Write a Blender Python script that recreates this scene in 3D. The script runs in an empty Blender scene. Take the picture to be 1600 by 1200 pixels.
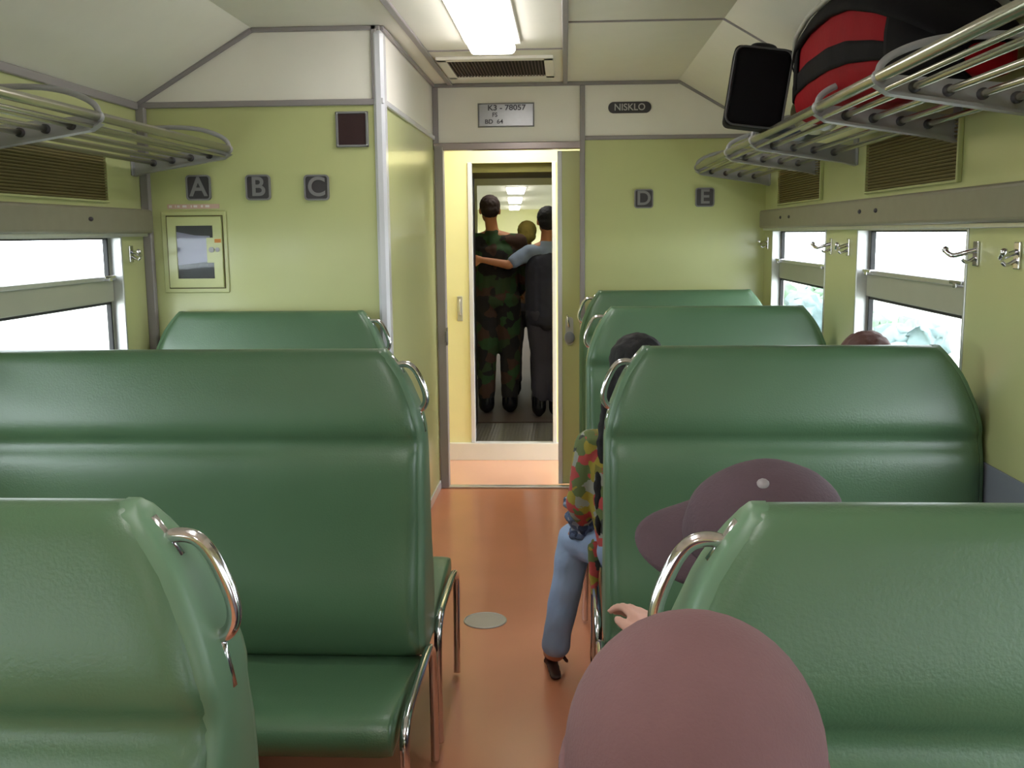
import bpy, bmesh, math, random
from mathutils import Vector, Matrix, noise
random.seed(7)
PI = math.pi
SC = bpy.context.scene
COL = SC.collection

# ------------------------------------------------------------------ camera
F_PX, PITCH, YAW, ROLL = 1588.8, .1469, .0536, -.0099
cam_d = bpy.data.cameras.new('camera'); cam = bpy.data.objects.new('camera', cam_d); COL.objects.link(cam)
cam_d.sensor_width = 36; cam_d.lens = F_PX / 1600 * 36; cam_d.clip_start = .02; cam_d.clip_end = 300
fw = Vector((-math.sin(YAW)*math.cos(PITCH), math.cos(YAW)*math.cos(PITCH), -math.sin(PITCH)))
rt0 = Vector((math.cos(YAW), math.sin(YAW), 0)); up0 = rt0.cross(fw)
rt = math.cos(ROLL)*rt0 + math.sin(ROLL)*up0; up = -math.sin(ROLL)*rt0 + math.cos(ROLL)*up0
m = Matrix((rt, up, -fw)).transposed().to_4x4(); m.translation = Vector((0, 0, 1.45))
cam.matrix_world = m
SC.camera = cam

# ------------------------------------------------------------------ world, exposure
w = bpy.data.worlds.new('overcast'); SC.world = w; w.use_nodes = True
bg = w.node_tree.nodes['Background']; bg.inputs[0].default_value = (.90, .95, 1, 1); bg.inputs[1].default_value = 5.2
SC.view_settings.view_transform = 'Standard'; SC.view_settings.look = 'None'
SC.view_settings.exposure = .88; SC.view_settings.gamma = 1; SC.view_settings.use_curve_mapping = False
SC.cycles.max_bounces = 10; SC.cycles.diffuse_bounces = 7; SC.cycles.glossy_bounces = 4
SC.cycles.transparent_max_bounces = 12

XL, XR, YB, YF, YL = -1.71, 1.09, -3.6, 5.70, 4.106   # side walls, rear end, far wall, left end wall
ZC, ZB = 2.26, 1.98                                    # ceiling, eaves band
XP = -.7257                                            # partition
WT = .065                                              # wall depth
WIN_R = [(4.36, 5.48), (2.84, 3.90), (1.34, 2.40), (-.16, .90), (-1.66, -.60), (-3.16, -2.10)]
WIN_L = [(2.81, 3.87), (1.31, 2.37), (-.19, .87), (-1.69, -.63), (-3.19, -2.13)]
ZW0, ZW1 = .90, 1.46
for s, X, wins in ((1, XR, WIN_R), (-1, XL, WIN_L)):   # sky portals in the window openings
    for a, b in wins:
        ld = bpy.data.lights.new('window_portal', 'AREA'); ld.shape = 'RECTANGLE'; ld.size = b-a; ld.size_y = ZW1-ZW0
        ld.cycles.is_portal = True
        lo = bpy.data.objects.new('window_portal', ld); COL.objects.link(lo)
        lo.location = (X+s*(WT+.03), (a+b)/2, (ZW0+ZW1)/2)
        lo.rotation_euler = (PI/2, 0, s*PI/2) 
LAMP_Y = [(3.22, 4.47), (.30, 1.55), (-2.6, -1.35)]

# ------------------------------------------------------------------ materials
def lin(c):
    return tuple(((x/255)/12.92 if x/255 <= .04045 else ((x/255+.055)/1.055)**2.4) for x in c) + (1,)
MATS = {}
def mat(name, rgb, rough=.5, metal=0, noise_amt=.06, scale=8, bump=0, bscale=60, coat=0, srgb=True, spec=.5, coat_r=.2, r_var=0):
    if name in MATS: return MATS[name]
    M = bpy.data.materials.new(name); M.use_nodes = True; nt = M.node_tree; N = nt.nodes; L = nt.links
    b = N['Principled BSDF']; c = lin(rgb) if srgb else tuple(rgb)+(1,)
    b.inputs['Roughness'].default_value = rough; b.inputs['Metallic'].default_value = metal
    b.inputs['Specular IOR Level'].default_value = spec
    b.inputs['Coat Weight'].default_value = coat; b.inputs['Coat Roughness'].default_value = coat_r
    tc = N.new('ShaderNodeTexCoord'); n = N.new('ShaderNodeTexNoise'); n.inputs['Scale'].default_value = scale
    n.inputs['Detail'].default_value = 5; L.new(tc.outputs['Object'], n.inputs['Vector'])
    mx = N.new('ShaderNodeMix'); mx.data_type = 'RGBA'
    mx.inputs[6].default_value = tuple(x*(1-noise_amt) for x in c[:3])+(1,)
    mx.inputs[7].default_value = tuple(min(1, x*(1+noise_amt)) for x in c[:3])+(1,)
    L.new(n.outputs['Fac'], mx.inputs[0]); L.new(mx.outputs[2], b.inputs['Base Color'])
    if r_var:
        mr = N.new('ShaderNodeMapRange'); mr.inputs[3].default_value = rough-r_var; mr.inputs[4].default_value = rough+r_var
        L.new(n.outputs['Fac'], mr.inputs[0]); L.new(mr.outputs[0], b.inputs['Roughness'])
    if bump:
        n2 = N.new('ShaderNodeTexNoise'); n2.inputs['Scale'].default_value = bscale; L.new(tc.outputs['Object'], n2.inputs['Vector'])
        bp = N.new('ShaderNodeBump'); bp.inputs['Strength'].default_value = bump; bp.inputs['Distance'].default_value = .004
        L.new(n2.outputs['Fac'], bp.inputs['Height']); L.new(bp.outputs[0], b.inputs['Normal'])
    MATS[name] = M; return M
def emis(name, rgb, s):
    M = bpy.data.materials.new(name); M.use_nodes = True; b = M.node_tree.nodes['Principled BSDF']
    b.inputs['Base Color'].default_value = (.9, .9, .9, 1)
    b.inputs['Emission Color'].default_value = tuple(rgb)+(1,); b.inputs['Emission Strength'].default_value = s
    return M
def patches(name, cols, scale=6, rough=.9, distort=1.5):
    """constant colour patches (printed cloth)"""
    M = bpy.data.materials.new(name); M.use_nodes = True; nt = M.node_tree; N = nt.nodes; L = nt.links
    b = N['Principled BSDF']; b.inputs['Roughness'].default_value = rough
    tc = N.new('ShaderNodeTexCoord'); n0 = N.new('ShaderNodeTexNoise'); n0.inputs['Scale'].default_value = scale*1.6
    L.new(tc.outputs['Object'], n0.inputs['Vector']); va = N.new('ShaderNodeMix'); va.data_type = 'VECTOR'; va.inputs[0].default_value = .055*distort*6/scale if scale > 6 else .08
    L.new(tc.outputs['Object'], va.inputs[4]); L.new(n0.outputs['Color'], va.inputs[5])
    n = N.new('ShaderNodeTexVoronoi'); n.inputs['Scale'].default_value = scale*1.5; L.new(va.outputs[1], n.inputs['Vector'])
    r = N.new('ShaderNodeValToRGB'); r.color_ramp.interpolation = 'CONSTANT'
    e = r.color_ramp.elements
    while len(e) < len(cols): e.new(.5)
    for i, c in enumerate(cols):
        e[i].position = i/len(cols); e[i].color = lin(c)
    L.new(n.outputs['Color'], r.inputs[0]); L.new(r.outputs[0], b.inputs['Base Color'])
    return M
M_wall = mat('lime_cream_laminate', (194, 198, 142), .28, noise_amt=.03, coat=.3, coat_r=.15)
M_white = mat('cream_white_laminate', (242, 237, 230), .35, noise_amt=.03)
M_ceil = mat('ceiling_panel', (240, 236, 226), .55, noise_amt=.03)
M_trim = mat('grey_trim', (150, 143, 146), .4, noise_amt=.08)
M_trimw = mat('pale_corner_trim', (215, 215, 225), .25, noise_amt=.05, coat=.5)
M_val = mat('brown_grey_valance', (133, 128, 110), .45, noise_amt=.1, scale=20)
M_alu = mat('brushed_aluminium', (205, 205, 205), .38, metal=.85, noise_amt=.08, scale=30)
M_chrome = mat('chrome', (225, 222, 228), .12, metal=1, noise_amt=.05, scale=30)
M_rail = mat('steel_rail', (190, 186, 172), .25, metal=.9, noise_amt=.05, scale=30)
M_brkt = mat('grey_cast_bracket', (165, 163, 168), .4, metal=.15, noise_amt=.08, scale=15)
M_vinyl = mat('green_vinyl', (77, 107, 78), .36, noise_amt=.10, scale=7, bump=.15, bscale=220, coat=.25, coat_r=.3, r_var=.05)
M_vinyl2 = mat('green_vinyl_trim', (94, 124, 97), .4, noise_amt=.08, scale=7)
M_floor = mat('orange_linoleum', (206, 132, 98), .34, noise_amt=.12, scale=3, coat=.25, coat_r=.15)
M_vest = mat('orange_floor_painted_glare', (232, 178, 154), .3, noise_amt=.08, scale=3)  # same orange floor, with the daylight glare put into a paler colour
M_dark = mat('dark_void', (22, 20, 22), .8, noise_amt=.2)
M_base = mat('maroon_seat_base', (70, 42, 36), .5, noise_amt=.15)
M_louv = mat('brown_louvre', (140, 128, 82), .5, noise_amt=.15, scale=20)
M_louvd = mat('louvre_recess', (84, 74, 40), .8, noise_amt=.1)
M_yel = mat('yellow_cream_panel', (238, 234, 184), .3, noise_amt=.03, coat=.3)
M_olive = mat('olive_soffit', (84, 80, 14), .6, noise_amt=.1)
M_lamp = emis('lamp_diffuser', (1, .98, .95), 6)
M_plate = mat('dark_grey_plate', (62, 58, 64), .45, noise_amt=.1)
M_letter = mat('grey_letter', (128, 126, 130), .5, noise_amt=.05)
M_platem = mat('engraved_aluminium', (150, 150, 152), .28, metal=.6, noise_amt=.08, scale=40)
M_ink = mat('dark_ink', (50, 46, 56), .6)
M_grille = mat('dark_speaker_cloth', (52, 28, 30), .8, noise_amt=.2, scale=60)
M_rubber = mat('black_rubber', (30, 30, 32), .6)
M_red = mat('red_nylon', (142, 8, 22), .75, spec=.15, noise_amt=.15, scale=18, bump=.3, bscale=30)
M_blk = mat('black_nylon', (15, 12, 16), .8, spec=.15, noise_amt=.25, scale=18, bump=.3, bscale=30)
M_cord = mat('grey_piping', (175, 172, 165), .5)
M_plastic = mat('thin_white_plastic', (222, 226, 226), .3, noise_amt=.05, bump=.6, bscale=18)
M_bluepl = mat('dark_blue_bag_plastic', (58, 66, 82), .4, noise_amt=.2, bump=.6, bscale=18)
M_skin = mat('brown_skin', (178, 122, 98), .55, noise_amt=.06, scale=12)
M_skin2 = mat('tan_skin', (190, 128, 88), .55, noise_amt=.06, scale=12)
M_foot = mat('pale_pinkish_skin', (206, 158, 142), .55, noise_amt=.06, scale=14)
M_hair = mat('black_hair', (16, 12, 16), .75, noise_amt=.3, scale=30, bump=.5, bscale=90)
M_hairb = mat('brown_hair', (96, 62, 56), .6, noise_amt=.2, scale=30, bump=.5, bscale=90)
M_mauve = mat('mauve_brown_felt', (116, 84, 86), .9, noise_amt=.08, scale=30, bump=.2, bscale=300)
M_capg = mat('plum_grey_cotton', (86, 68, 76), .9, noise_amt=.12, scale=25, bump=.3, bscale=200)
M_capd = mat('plum_grey_cotton_painted_crease', (28, 16, 22), .9)  # shadow crease between dome and brim, put into a dark colour
M_denim = mat('pale_blue_denim', (150, 170, 206), .8, noise_amt=.18, scale=14, bump=.3, bscale=60)
M_cuff = patches('blue_scarf_print', [(44, 52, 78), (90, 104, 138), (60, 70, 100), (150, 158, 180)], 28)
M_floral = patches('tropical_print', [(64, 68, 66), (164, 148, 62), (104, 118, 74), (186, 78, 78), (156, 158, 150), (128, 122, 62)], 20)
M_camo = patches('camouflage', [(26, 20, 18), (44, 60, 30), (30, 26, 24), (66, 44, 32), (40, 68, 34), (24, 22, 22)], 9)
M_vestc = mat('charcoal_vest', (44, 44, 54), .9, noise_amt=.15)
M_sleeve = mat('grey_blue_shirt', (136, 150, 172), .85, noise_amt=.08)
M_trous = mat('dark_grey_trousers', (58, 54, 62), .9, noise_amt=.12)
M_boot = mat('black_leather', (24, 24, 28), .2, noise_amt=.1)
M_oliv = mat('olive_cap_cloth', (150, 132, 62), .9)
M_shirtd = mat('dark_plum_shirt', (70, 56, 64), .9)
M_eye = mat('eye_white', (225, 220, 215), .2); M_lip = mat('lip', (150, 84, 78), .5)
M_duct = mat('blue_grey_duct', (132, 136, 150), .45)
M_leafs = [mat('hazy_foliage_%s' % n, c, .9, noise_amt=.25, scale=1.2) for n, c in (('blue', (120, 138, 140)), ('green', (112, 136, 112)))]
M_ground = mat('pale_ground', (170, 172, 160), .95, noise_amt=.1, scale=.4)
def glass_mat():
    M = bpy.data.materials.new('window_glass'); M.use_nodes = True; N = M.node_tree.nodes; L = M.node_tree.links
    N.remove(N['Principled BSDF']); t = N.new('ShaderNodeBsdfTransparent'); t.inputs[0].default_value = (.93, .95, .95, 1)
    g = N.new('ShaderNodeBsdfGlossy'); g.inputs['Roughness'].default_value = .05
    lw = N.new('ShaderNodeLayerWeight'); f = N.new('ShaderNodeMath'); f.operation = 'POWER'; f.inputs[1].default_value = 5
    L.new(lw.outputs['Facing'], f.inputs[0]); q = N.new('ShaderNodeMath'); q.operation = 'MULTIPLY_ADD'; q.inputs[1].default_value = .35; q.inputs[2].default_value = .02
    L.new(f.outputs[0], q.inputs[0]); f = q
    x = N.new('ShaderNodeMixShader'); L.new(f.outputs[0], x.inputs[0]); L.new(t.outputs[0], x.inputs[1]); L.new(g.outputs[0], x.inputs[2])
    L.new(x.outputs[0], N['Material Output'].inputs[0]); return M
M_glass = glass_mat()
def checker_plate():
    M = mat('chequer_plate', (120, 114, 104), .45, metal=.5, noise_amt=.15, scale=20)
    N = M.node_tree.nodes; L = M.node_tree.links
    tc = N.new('ShaderNodeTexCoord'); v = N.new('ShaderNodeTexVoronoi'); v.inputs['Scale'].default_value = 45; v.inputs['Randomness'].default_value = 0
    L.new(tc.outputs['Object'], v.inputs['Vector'])
    bp = N.new('ShaderNodeBump'); bp.inputs['Strength'].default_value = 1; bp.inputs['Distance'].default_value = .01
    L.new(v.outputs['Distance'], bp.inputs['Height']); L.new(bp.outputs[0], N['Principled BSDF'].inputs['Normal']); return M
M_check = checker_plate()

# ------------------------------------------------------------------ mesh helpers
def link(name, me, m, parent=None, smooth=False):
    o = bpy.data.objects.new(name, me); COL.objects.link(o)
    if m is not None and len(me.materials) == 0: me.materials.append(m)
    if parent: o.parent = parent
    if smooth:
        for p in me.polygons: p.use_smooth = True
    return o
def ob(name, bm, m, parent=None, smooth=False):
    bmesh.ops.recalc_face_normals(bm, faces=bm.faces)
    me = bpy.data.meshes.new(name); bm.to_mesh(me); bm.free()
    return link(name, me, m, parent, smooth)
def tag(o, label, cat, group=None):
    o['label'] = label; o['category'] = cat
    if group: o['group'] = group
    return o
def st(o): o['kind'] = 'structure'; return o
def thing(name, label, cat, loc=(0, 0, 0), group=None):
    o = bpy.data.objects.new(name, None); COL.objects.link(o); o.location = loc; o.empty_display_size = .05
    return tag(o, label, cat, group)
def rel(o):
    """keep world geometry while parented to an Empty placed at its base"""
    for c in o.children: c.matrix_parent_inverse = Matrix.Translation(-Vector(o.location))
    return o
def box(bm, a, b, bev=0, seg=2):
    x0, y0, z0 = (min(a[i], b[i]) for i in range(3)); x1, y1, z1 = (max(a[i], b[i]) for i in range(3))
    r = bmesh.ops.create_cube(bm, size=1)
    vs = r['verts']
    for v in vs:
        v.co = Vector(((x0+x1)/2+v.co.x*(x1-x0), (y0+y1)/2+v.co.y*(y1-y0), (z0+z1)/2+v.co.z*(z1-z0)))
    if bev:
        es = list({e for v in vs for e in v.link_edges})
        bmesh.ops.bevel(bm, geom=es, offset=bev, segments=seg, affect='EDGES', profile=.5)
def bx(a, b, bev=0, seg=2):
    bm = bmesh.new(); box(bm, a, b, bev, seg); return bm
def tube(bm, pts, r, n=12, closed=False, cap=True, rr=None):
    pts = [Vector(p) for p in pts]; K = len(pts); rings = []; prev = None
    for i, p in enumerate(pts):
        if closed: t = pts[(i+1) % K]-pts[i-1]
        else: t = pts[min(i+1, K-1)]-pts[max(i-1, 0)]
        t.normalize()
        if prev is None:
            u = t.orthogonal().normalized()
        else:
            u = (prev - t*prev.dot(t)); u = u.normalized() if u.length > 1e-6 else t.orthogonal().normalized()
        prev = u; v = t.cross(u); ra = rr[i] if rr else r
        rings.append([bm.verts.new(p+ra*(math.cos(2*PI*k/n)*u+math.sin(2*PI*k/n)*v)) for k in range(n)])
    for i in range(K if closed else K-1):
        A, B = rings[i], rings[(i+1) % K]
        for k in range(n): bm.faces.new((A[k], A[(k+1) % n], B[(k+1) % n], B[k]))
    if not closed and cap:
        bm.faces.new(rings[0][::-1]); bm.faces.new(rings[-1])
def smooth_path(pts, it=3):
    pts = [Vector(p) for p in pts]
    for _ in range(it):
        q = [pts[0]]
        for a, b in zip(pts, pts[1:]): q += [a*.75+b*.25, a*.25+b*.75]
        q.append(pts[-1]); pts = q
    return pts
def prism(bm, prof, axis, a, b):
    """extrude a 2-D outline along axis from a to b; prof in the other two coordinates (in order)"""
    def P(p, t):
        l = list(p); l.insert('xyz'.index(axis), t); return Vector(l)
    A = [bm.verts.new(P(p, a)) for p in prof]; B = [bm.verts.new(P(p, b)) for p in prof]; n = len(prof)
    for i in range(n): bm.faces.new((A[i], A[(i+1) % n], B[(i+1) % n], B[i]))
    bm.faces.new(A[::-1]); bm.faces.new(B)
def ellipsoid(bm, c, r, rot=None, sub=3):
    g = bmesh.ops.create_icosphere(bm, subdivisions=sub, radius=1)
    M3 = rot if rot else Matrix.Identity(3)
    for v in g['verts']: v.co = Vector(c)+M3 @ Vector((v.co.x*r[0], v.co.y*r[1], v.co.z*r[2]))
def capsule(bm, a, b, ra, rb, sub=3):
    a = Vector(a); b = Vector(b)
    ellipsoid(bm, a, (ra,)*3, sub=2); ellipsoid(bm, b, (rb,)*3, sub=2)
    if (b-a).length > 1e-4: tube(bm, [a, a*.66+b*.34, a*.33+b*.67, b], ra, 14, rr=[ra, ra*.66+rb*.34, ra*.33+rb*.67, rb])
def fuse(name, bm, m, parent=None, voxel=.008, smooth=3, disp=0, dscale=20, keep_co=None):
    """voxel-fuse overlapping shapes into one continuous smooth skin"""
    me = bpy.data.meshes.new(name); bm.to_mesh(me); bm.free()
    t = bpy.data.objects.new(name+'_t', me); COL.objects.link(t)
    r = t.modifiers.new('r', 'REMESH'); r.mode = 'VOXEL'; r.voxel_size = voxel
    s = t.modifiers.new('s', 'SMOOTH'); s.iterations = smooth; s.factor = .6
    dg = bpy.context.evaluated_depsgraph_get(); dg.update()
    me2 = bpy.data.meshes.new_from_object(t.evaluated_get(dg)); me2.name = name
    bpy.data.objects.remove(t); bpy.data.meshes.remove(me)
    if disp:
        N_ = [v.normal.copy() for v in me2.vertices]; P_ = [v.co.copy() for v in me2.vertices]
        me2.vertices.foreach_set('co', [x for p, q in zip(P_, N_) for x in p+q*disp*noise.noise(p*dscale)]); me2.update()
    me2.materials.clear()
    return link(name, me2, m, parent, True)
def text_mesh(name, s, size, loc, m, parent, off=0, ext=.001, align='CENTER', rot=(PI/2, 0, 0), sx=1):
    cu = bpy.data.curves.new(name, 'FONT'); cu.body = s; cu.size = size; cu.extrude = ext; cu.offset = off
    cu.align_x = align; cu.align_y = 'CENTER'
    t = bpy.data.objects.new(name+'_t', cu); COL.objects.link(t); t.rotation_euler = rot; t.location = loc; t.scale = (sx, 1, 1)
    dg = bpy.context.evaluated_depsgraph_get(); dg.update()
    me = bpy.data.meshes.new_from_object(t.evaluated_get(dg)); me.transform(t.matrix_world); me.name = name
    bpy.data.objects.remove(t); bpy.data.curves.remove(cu); me.materials.clear()
    return link(name, me, m, parent)
def rrect(w, h, r, n=5, cx=0, cy=0):
    out = []
    for sx, sy, a0 in ((1, 1, 0), (-1, 1, 90), (-1, -1, 180), (1, -1, 270)):
        for k in range(n+1):
            a = math.radians(a0+90*k/n); out.append((cx+sx*(w/2-r)+r*math.cos(a), cy+sy*(h/2-r)+r*math.sin(a)))
    return out

# ------------------------------------------------------------------ the carriage shell
st(ob('floor', bx((XL-.1, YB, -.06), (XR+.1, YF+.0, 0)), M_floor))
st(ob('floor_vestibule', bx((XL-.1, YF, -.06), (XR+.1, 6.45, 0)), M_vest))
cs = [(XL, ZB), (-1.234, ZC), (.61, ZC), (XR, ZB), (XR+.1, ZB+.02), (.64, ZC+.07), (-1.26, ZC+.07), (XL-.1, ZB+.02)]
bm = bmesh.new(); prism(bm, cs, 'y', YB, YF+.05); st(ob('ceiling', bm, M_ceil))
def side_wall(name, X, s, wins, y1):
    bm = bmesh.new(); o = X+s*WT
    box(bm, (X, YB, -.02), (o, y1, ZW0)); box(bm, (X, YB, ZW1), (o, y1, ZB+.01))
    ys = sorted(wins); e = YB
    for a, b in ys:
        if a > e: box(bm, (X, e, ZW0), (o, a, ZW1))
        e = b
    box(bm, (X, e, ZW0), (o, y1, ZW1))
    return st(ob(name, bm, M_wall))
side_wall('wall_right', XR, 1, WIN_R, YF)
side_wall('wall_left', XL, -1, WIN_L, YL)
st(ob('wall_rear', bx((XL-.1, YB-.05, -.02), (XR+.1, YB, ZC+.05)), M_wall))
# left end wall: lime below the band, white above
bm = bmesh.new(); box(bm, (XL-.07, YL, -.02), (XP, YL+.04, ZB-.008)); st(ob('wall_end_left', bm, M_wall))
bm = bmesh.new(); prism(bm, [(XL, ZB-.008), (XP, ZB-.008), (XP, ZC+.02), (-1.234, ZC+.02), (XL, ZB+.01)], 'y', YL, YL+.04)
st(ob('wall_end_left_upper', bm, M_white))
# partition beside the aisle (cabin side)
st(ob('wall_partition', bx((XP-.04, YL+.04, -.02), (XP, YF, ZB-.008)), M_wall))
st(ob('wall_partition_upper', bx((XP-.04, YL+.04, ZB-.008), (XP, YF, ZC+.02)), M_white))
# far wall, right of the door, and above it
st(ob('wall_far', bx((.10, YF, -.02), (XR+.07, YF+.04, ZB-.012)), M_wall))
bm = bmesh.new(); prism(bm, [(.10, ZB-.012), (XR, ZB-.012), (XR, ZB+.01), (.61, ZC+.02), (.10, ZC+.02)], 'y', YF, YF+.04)
st(ob('wall_far_upper', bm, M_white))
st(ob('wall_over_door', bx((XP, YF, 1.92), (.10, YF+.04, ZC+.02)), M_white))
def trim(n, boxes, m=M_trim, bev=.003):
    bm = bmesh.new()
    for a, b in boxes: box(bm, a, b, bev, 1)
    return st(ob('trim_%d' % n, bm, m))
trim(1, [((XL, YL-.012, ZB-.022), (XP, YL, ZB+.002))])
trim(2, [((XP, YL-.02, ZB-.02), (XP+.012, YF-.01, ZB+.004))], M_trimw)
trim(3, [((XP-.03, YL-.02, 0), (XP+.014, YL+.055, ZC-.02))], M_trimw, .012)         # pale rounded corner post
trim(4, [((XL, YL-.03, 0), (XL+.035, YL, ZB-.02))])                                   # corner of left wall
trim(5, [((XP, YL, ZC-.018), (XP+.016, YF-.01, ZC))])
trim(6, [((-1.234, YL-.014, ZC-.018), (XP, YL, ZC)), ((XP-.035, YL-.014, ZB), (XP-.012, YL, ZC))])
bm = bmesh.new(); tube(bm, [(XL, YL-.008, ZB-.004), (-1.234, YL-.008, ZC-.008)], .012, 8); st(ob('trim_7', bm, M_trim))
trim(8, [((.09, YF-.012, ZB-.03), (XR, YF, ZB-.008))])
trim(9, [((XP, YF-.014, ZC-.02), (.61, YF, ZC))])
bm = bmesh.new(); tube(bm, [(.61, YF-.006, ZC-.006), (XR, YF-.006, ZB)], .010, 8); st(ob('trim_10', bm, M_trim))
trim(11, [((-.0125, YB, ZC-.012), (.0115, YF, ZC))])                                  # ceiling strips along the lamps
trim(12, [((-.64, YB, ZC-.012), (-.612, YF, ZC))])
trim(13, [((.012, 4.10, ZC-.006), (.607, 4.112, ZC)), ((XP+.1, 4.67, ZC-.006), (-.012, 4.68, ZC)), ((.012, 1.2, ZC-.006), (.607, 1.212, ZC))])
bm = bmesh.new(); tube(bm, [(.607, 4.106, ZC-.001), (XR, 4.106, ZB-.001)], .005, 6); st(ob('trim_14', bm, M_trim))
trim(15, [((XL, YB, ZB-.03), (XL+.014, YL-.03, ZB))]); trim(16, [((XR-.014, YB, ZB-.03), (XR, YF-.012, ZB))])
# eaves: pipe duct low on the right wall
tag(ob('heating_duct', bx((XR-.006, YB+.02, 0), (XR-.0005, YF-.02, .85), .002), M_duct), 'blue-grey boxed duct running low along the right-hand wall', 'duct')
# skirting of the partition
st(ob('baseboard_partition', bx((XP, YL, 0), (XP+.008, YF-.02, .05), .002), M_trimw))

# ------------------------------------------------------------------ valances
def valance(X, s, y0, y1, label):
    d = X-s*.045
    r = thing('curtain_valance', label, 'valance', (X-s*.02, (y0+y1)/2, 1.465), 'valances over the windows')
    bm = bmesh.new(); box(bm, (X, y0, 1.465), (d, y1, 1.56), .012, 3); o = ob('board', bm, M_val, r)
    bm = bmesh.new(); box(bm, (X, y0+.1, 1.452), (X-s*.028, y1-.02, 1.466), .002, 1); ob('lower_rail', bm, M_alu, r)
    y = y1-.55
    while y > 0:
        for dy in (0, .19 if s > 0 else 9):
            if y-dy < y0: continue
            bm = bmesh.new(); ellipsoid(bm, (d, y-dy, 1.515), (.006, .018, .008), sub=2); ob('screw_cap', bm, M_ink, r, True)
        y -= 1.35
    rel(r)
valance(XR, 1, YB+.1, 5.63, 'brown-grey valance board over the right-hand windows')
valance(XL, -1, YB+.1, 4.085, 'brown-grey valance board over the left-hand windows')

# ------------------------------------------------------------------ windows
def window(n, X, s, a, b):
    o = X+s*WT
    r = bpy.data.objects.new('window_%d' % n, None); COL.objects.link(r); st(r); r.location = (X, (a+b)/2, ZW0)
    bm = bmesh.new(); t = .012
    for ya, yb in ((a, a+t), (b-t, b)): box(bm, (X-s*.004, ya, ZW0), (o, yb, ZW1), .002, 1)
    box(bm, (X-s*.004, a, ZW1-t), (o, b, ZW1)); box(bm, (X-s*.012, a, ZW0), (o, b, ZW0+t))
    ob('reveal', bm, M_alu, r)
    g0, g1 = a+.03, b-.03
    bm = bmesh.new(); xi = X+s*.035; xo = X+s*.058
    box(bm, (xi, a+.01, 1.205), (xo, b-.01, 1.30), .004, 1)          # deep middle rail
    for ya, yb in ((a+.01, g0), (g1, b-.01)): box(bm, (xi+s*.01, ya, ZW0), (xo, yb, ZW1))
    ob('sash_rail', bm, mat('grey_green_rail', (168, 170, 150), .45), r)
    bm = bmesh.new(); box(bm, (xi-s*.012, a+.012, 1.288), (xi+s*.004, b-.012, 1.304), .002, 1); ob('sash_lip', bm, M_alu, r)
    for za, zb in ((1.30, 1.452), (ZW0+.01, 1.206)):
        bm = bmesh.new(); box(bm, (xi+s*.012, g0, za), (xi+s*.016, g1, zb)); ob('pane', bm, M_glass, r)
        bm = bmesh.new()
        for ya, yb in ((g0, g0+.012), (g1-.012, g1)): box(bm, (xi+s*.004, ya, za), (xi+s*.02, yb, zb))
        box(bm, (xi+s*.004, g0, zb-.010), (xi+s*.02, g1, zb)); ob('gasket', bm, M_rubber, r)
    for y in (a+.10, b-.10):
        bm = bmesh.new(); box(bm, (xi-s*.03, y-.045, 1.296), (xi, y+.045, 1.308), .003, 2); box(bm, (xi-s*.032, y-.012, 1.286), (xi, y+.012, 1.30), .003, 2)
        ob('sash_latch', bm, M_chrome, r)
    rel(r)
k = 1
for a, b in WIN_R: window(k, XR, 1, a, b); k += 1
for a, b in WIN_L: window(k, XL, -1, a, b); k += 1

# coat hooks on the pillars
def hook(X, s, y, flip, label):
    r = thing('coat_hook', label, 'hook', (X, y, 1.37), 'chrome coat hooks beside the windows')
    bm = bmesh.new(); box(bm, (X, y-.017, 1.352), (X-s*.006, y+.017, 1.418), .003, 2); ob('wall_plate', bm, M_chrome, r)
    bm = bmesh.new(); tube(bm, smooth_path([(X-s*.004, y, 1.395), (X-s*.035, y+flip*.01, 1.385), (X-s*.055, y+flip*.03, 1.378), (X-s*.06, y+flip*.06, 1.392)]), .007, 10)
    ellipsoid(bm, (X-s*.06, y+flip*.062, 1.395), (.010,)*3, sub=2); ob('prong', bm, M_chrome, r, True)
    bm = bmesh.new(); tube(bm, smooth_path([(X-s*.004, y, 1.375), (X-s*.028, y, 1.36), (X-s*.038, y, 1.37)]), .005, 8); ob('lower_prong', bm, M_chrome, r, True)
    rel(r)
for y, f, l in ((5.60, -1, 'chrome coat hook in the far right corner beside the farthest window'),
                (4.28, 1, 'chrome coat hook at the near side of the farthest right window'),
                (4.02, -1, 'chrome coat hook just beyond the large right-hand window'),
                (2.78, 1, 'chrome coat hook at the near edge of the large right-hand window'),
                (2.53, -1, 'chrome coat hook nearest the right edge of the photo')):
    hook(XR, 1, y, f, l)
hook(XL, -1, 3.95, -1, 'chrome coat hook between the left window and the end wall')

# louvred vents between rack and valance
def vent(X, s, a, b, label):
    r = thing('louvre_vent', label, 'vent', (X, (a+b)/2, 1.585), 'brown louvred vents under the luggage racks')
    ob('backing', bx((X, a, 1.583), (X-s*.004, b, 1.757)), M_louvd, r)
    bm = bmesh.new(); z = 1.588
    while z < 1.75:
        prism(bm, [(X-s*.004, z), (X-s*.013, z+.002), (X-s*.013, z+.004), (X-s*.004, z+.007)], 'y', a+.006, b-.006); z += .0105
    ob('slats', bm, M_louv, r)
    bm = bmesh.new()
    for p, q in (((a-.006, 1.578), (a+.004, 1.762)), ((b-.004, 1.578), (b+.006, 1.762)), ((a, 1.578), (b, 1.586)), ((a, 1.754), (b, 1.762))):
        box(bm, (X, p[0], p[1]), (X-s*.015, q[0], q[1]), .002, 1)
    ob('frame', bm, M_wall, r)
    # prism axis 'y' keeps (x, z) order
    rel(r)
vent(XR, 1, 4.45, 5.32, 'brown louvred vent above the farthest right window')
vent(XR, 1, 2.92, 3.79, 'brown louvred vent above the large right-hand window')
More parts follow.
